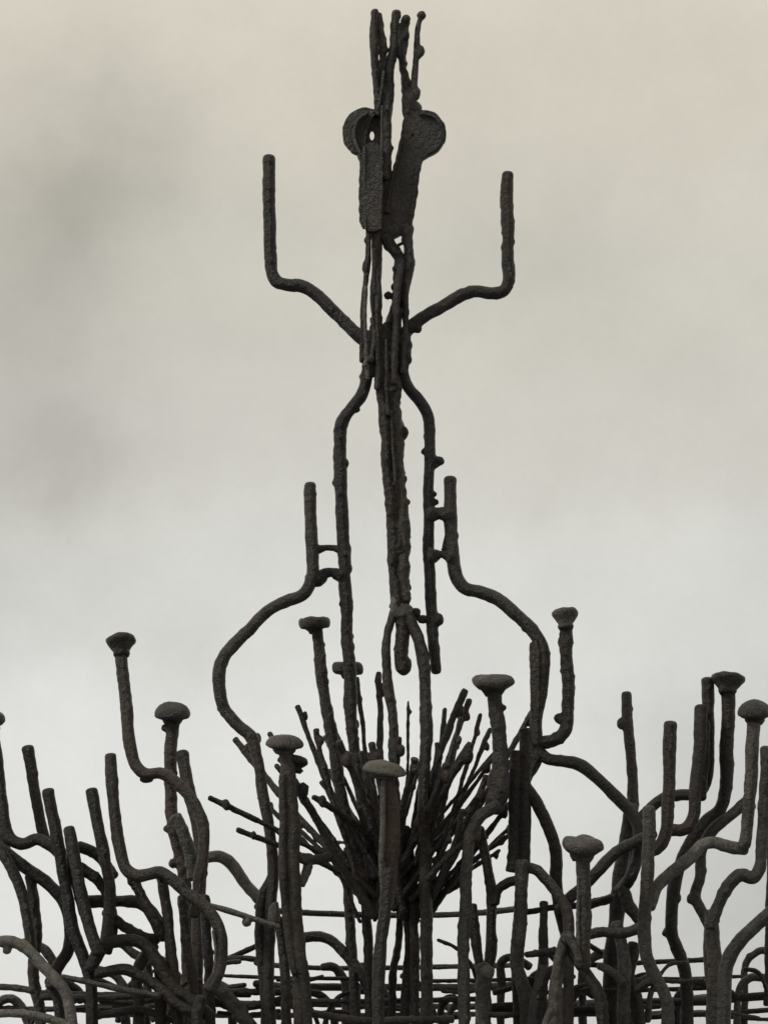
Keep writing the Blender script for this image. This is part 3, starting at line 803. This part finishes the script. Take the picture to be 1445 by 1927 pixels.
for k in range(16):
    x = 20 + k * 92 + tr.uniform(-30, 30)
    y = tr.uniform(1760, 1900)
    ln = tr.uniform(40, 90) * tr.choice((-1, 1))
    dp = tr.uniform(-60, 120)
    rod('spur', [(x, y), (x + ln * .4, y + tr.uniform(2, 16)), (x + ln * .8, y + tr.uniform(30, 60)), (x + ln, y + tr.uniform(80, 130))], (tr.uniform(7, 10), tr.uniform(9, 14)), dp, ('brown', 'black', 'dusty')[k % 3], rough=.26)

for x0, y0, x1, y1, w, dp, m_ in [(60, 1868, 470, 1872, 11, 40, 'black'), (180, 1893, 600, 1886, 10, 80, 'brown'), (-30, 1896, 210, 1898, 10, 60, 'dusty'), (420, 1836, 700, 1842, 8, 110, 'black'),
                               (560, 1884, 900, 1880, 11, 60, 'black'), (800, 1846, 1080, 1838, 9, 90, 'black'), (900, 1900, 1240, 1894, 11, 30, 'brown'), (1040, 1866, 1360, 1858, 9, 110, 'black'), (1180, 1842, 1480, 1834, 7, 140, 'black')]:
    rod('cross_bar', [(x0, y0), (x0 * .6 + x1 * .4, y0 * .6 + y1 * .4 + 2), (x1, y1)], w, dp, m_, rough=.14)

# ---- spray of spikes bursting from the middle
spray = blob(root, P(742, 1668, 10), R(24), (1.1, .9, 1.8), 'brown', 'spray_hub', .3, ICO3, label='burst of thin welded spikes at the centre of the cage')
SPK = [  # tip x, y, depth, dia, beads near the tip
    (560, 1330, 30, 12), (594, 1374, -40, 14), (507, 1380, 60, 11), (444, 1392, 80, 15), (395, 1501, -60, 14), (448, 1562, -90, 13),
    (713, 1268, 10, 15), (672, 1276, 40, 11), (838, 1334, 60, 12), (872, 1300, 0, 16), (884, 1318, 20, 14), (884, 1402, -60, 20),
    (1002, 1338, 10, 13), (922, 1372, 80, 12), (968, 1420, 30, 11), (916, 1462, -60, 17), (956, 1512, -20, 14), (962, 1568, 30, 13), (640, 1398, -90, 20),
    (610, 1386, 90, 10), (520, 1440, -20, 13), (556, 1470, -110, 18), (488, 1500, 60, 12), (700, 1400, -80, 17), (752, 1390, -70, 14),
    (806, 1370, 90, 10), (768, 1320, 60, 9), (840, 1440, -100, 18), (860, 1380, 90, 14), (664, 1340, 70, 12), (690, 1420, 110, 14), (940, 1600, 60, 11),
    (905, 1344, 40, 11), (942, 1440, 70, 12), (986, 1478, 20, 11), (930, 1424, -50, 13), (898, 1500, -90, 12), (978, 1540, 60, 12), (952, 1392, -20, 10), (866, 1352, -50, 12),
    (824, 1400, -30, 15), (590, 1500, -140, 16), (900, 1560, -120, 15), (540, 1540, 110, 12), (620, 1450, 130, 13), (780, 1430, -150, 16),
]
for i, (x, y, d, w) in enumerate(SPK):
    bx = 742 + (x - 742) * 0.2 + rnd.uniform(-36, 36)
    by = 1650 + rnd.uniform(-60, 90)
    mx, my = (x + bx) / 2 + rnd.uniform(-9, 9), (y + by) / 2 + rnd.uniform(-7, 7)
    o = rod('spike', [(x, y), (mx, my), (bx, by)], (w * .78, w * .9), (d, d * 0.1), 'brown' if i % 3 else 'black', rough=.26, parent=spray, step=7)
    f = rnd.uniform(0.05, 0.14)
    bead(o, x + (bx - x) * f + rnd.uniform(3, 7), y + (by - y) * f, w * rnd.uniform(.45, .62), d, 1, 1.5, mat='brown')
for i in range(16):
    a = math.radians(rnd.uniform(28, 152))
    ln = rnd.uniform(130, 255) * (0.75 + 0.35 * math.sin(a))
    x, y = 742 + math.cos(a) * ln, 1680 - math.sin(a) * ln * 1.05
    d = rnd.uniform(-130, 130)
    bx, by = 742 + math.cos(a) * 30 + rnd.uniform(-46, 46), 1656 + rnd.uniform(-70, 90)
    w = rnd.uniform(7, 11)
    o = rod('spike', [(x, y), ((x + bx) / 2 + rnd.uniform(-10, 10), (y + by) / 2 + rnd.uniform(-8, 8)), (bx, by)], (w, w + 2), (d, d * .1), 'brown' if i % 2 else 'black', rough=.28, parent=spray, step=8)
    if i % 2:
        bead(o, x + (bx - x) * .1 + 3, y + (by - y) * .1, w * .55, d, 1, 1.3, mat='brown')

for o in list(COL.objects):
    if o.name in PENDING:
        fuse(o, 0.0016 if o.name.startswith('spike') else 0.0011)
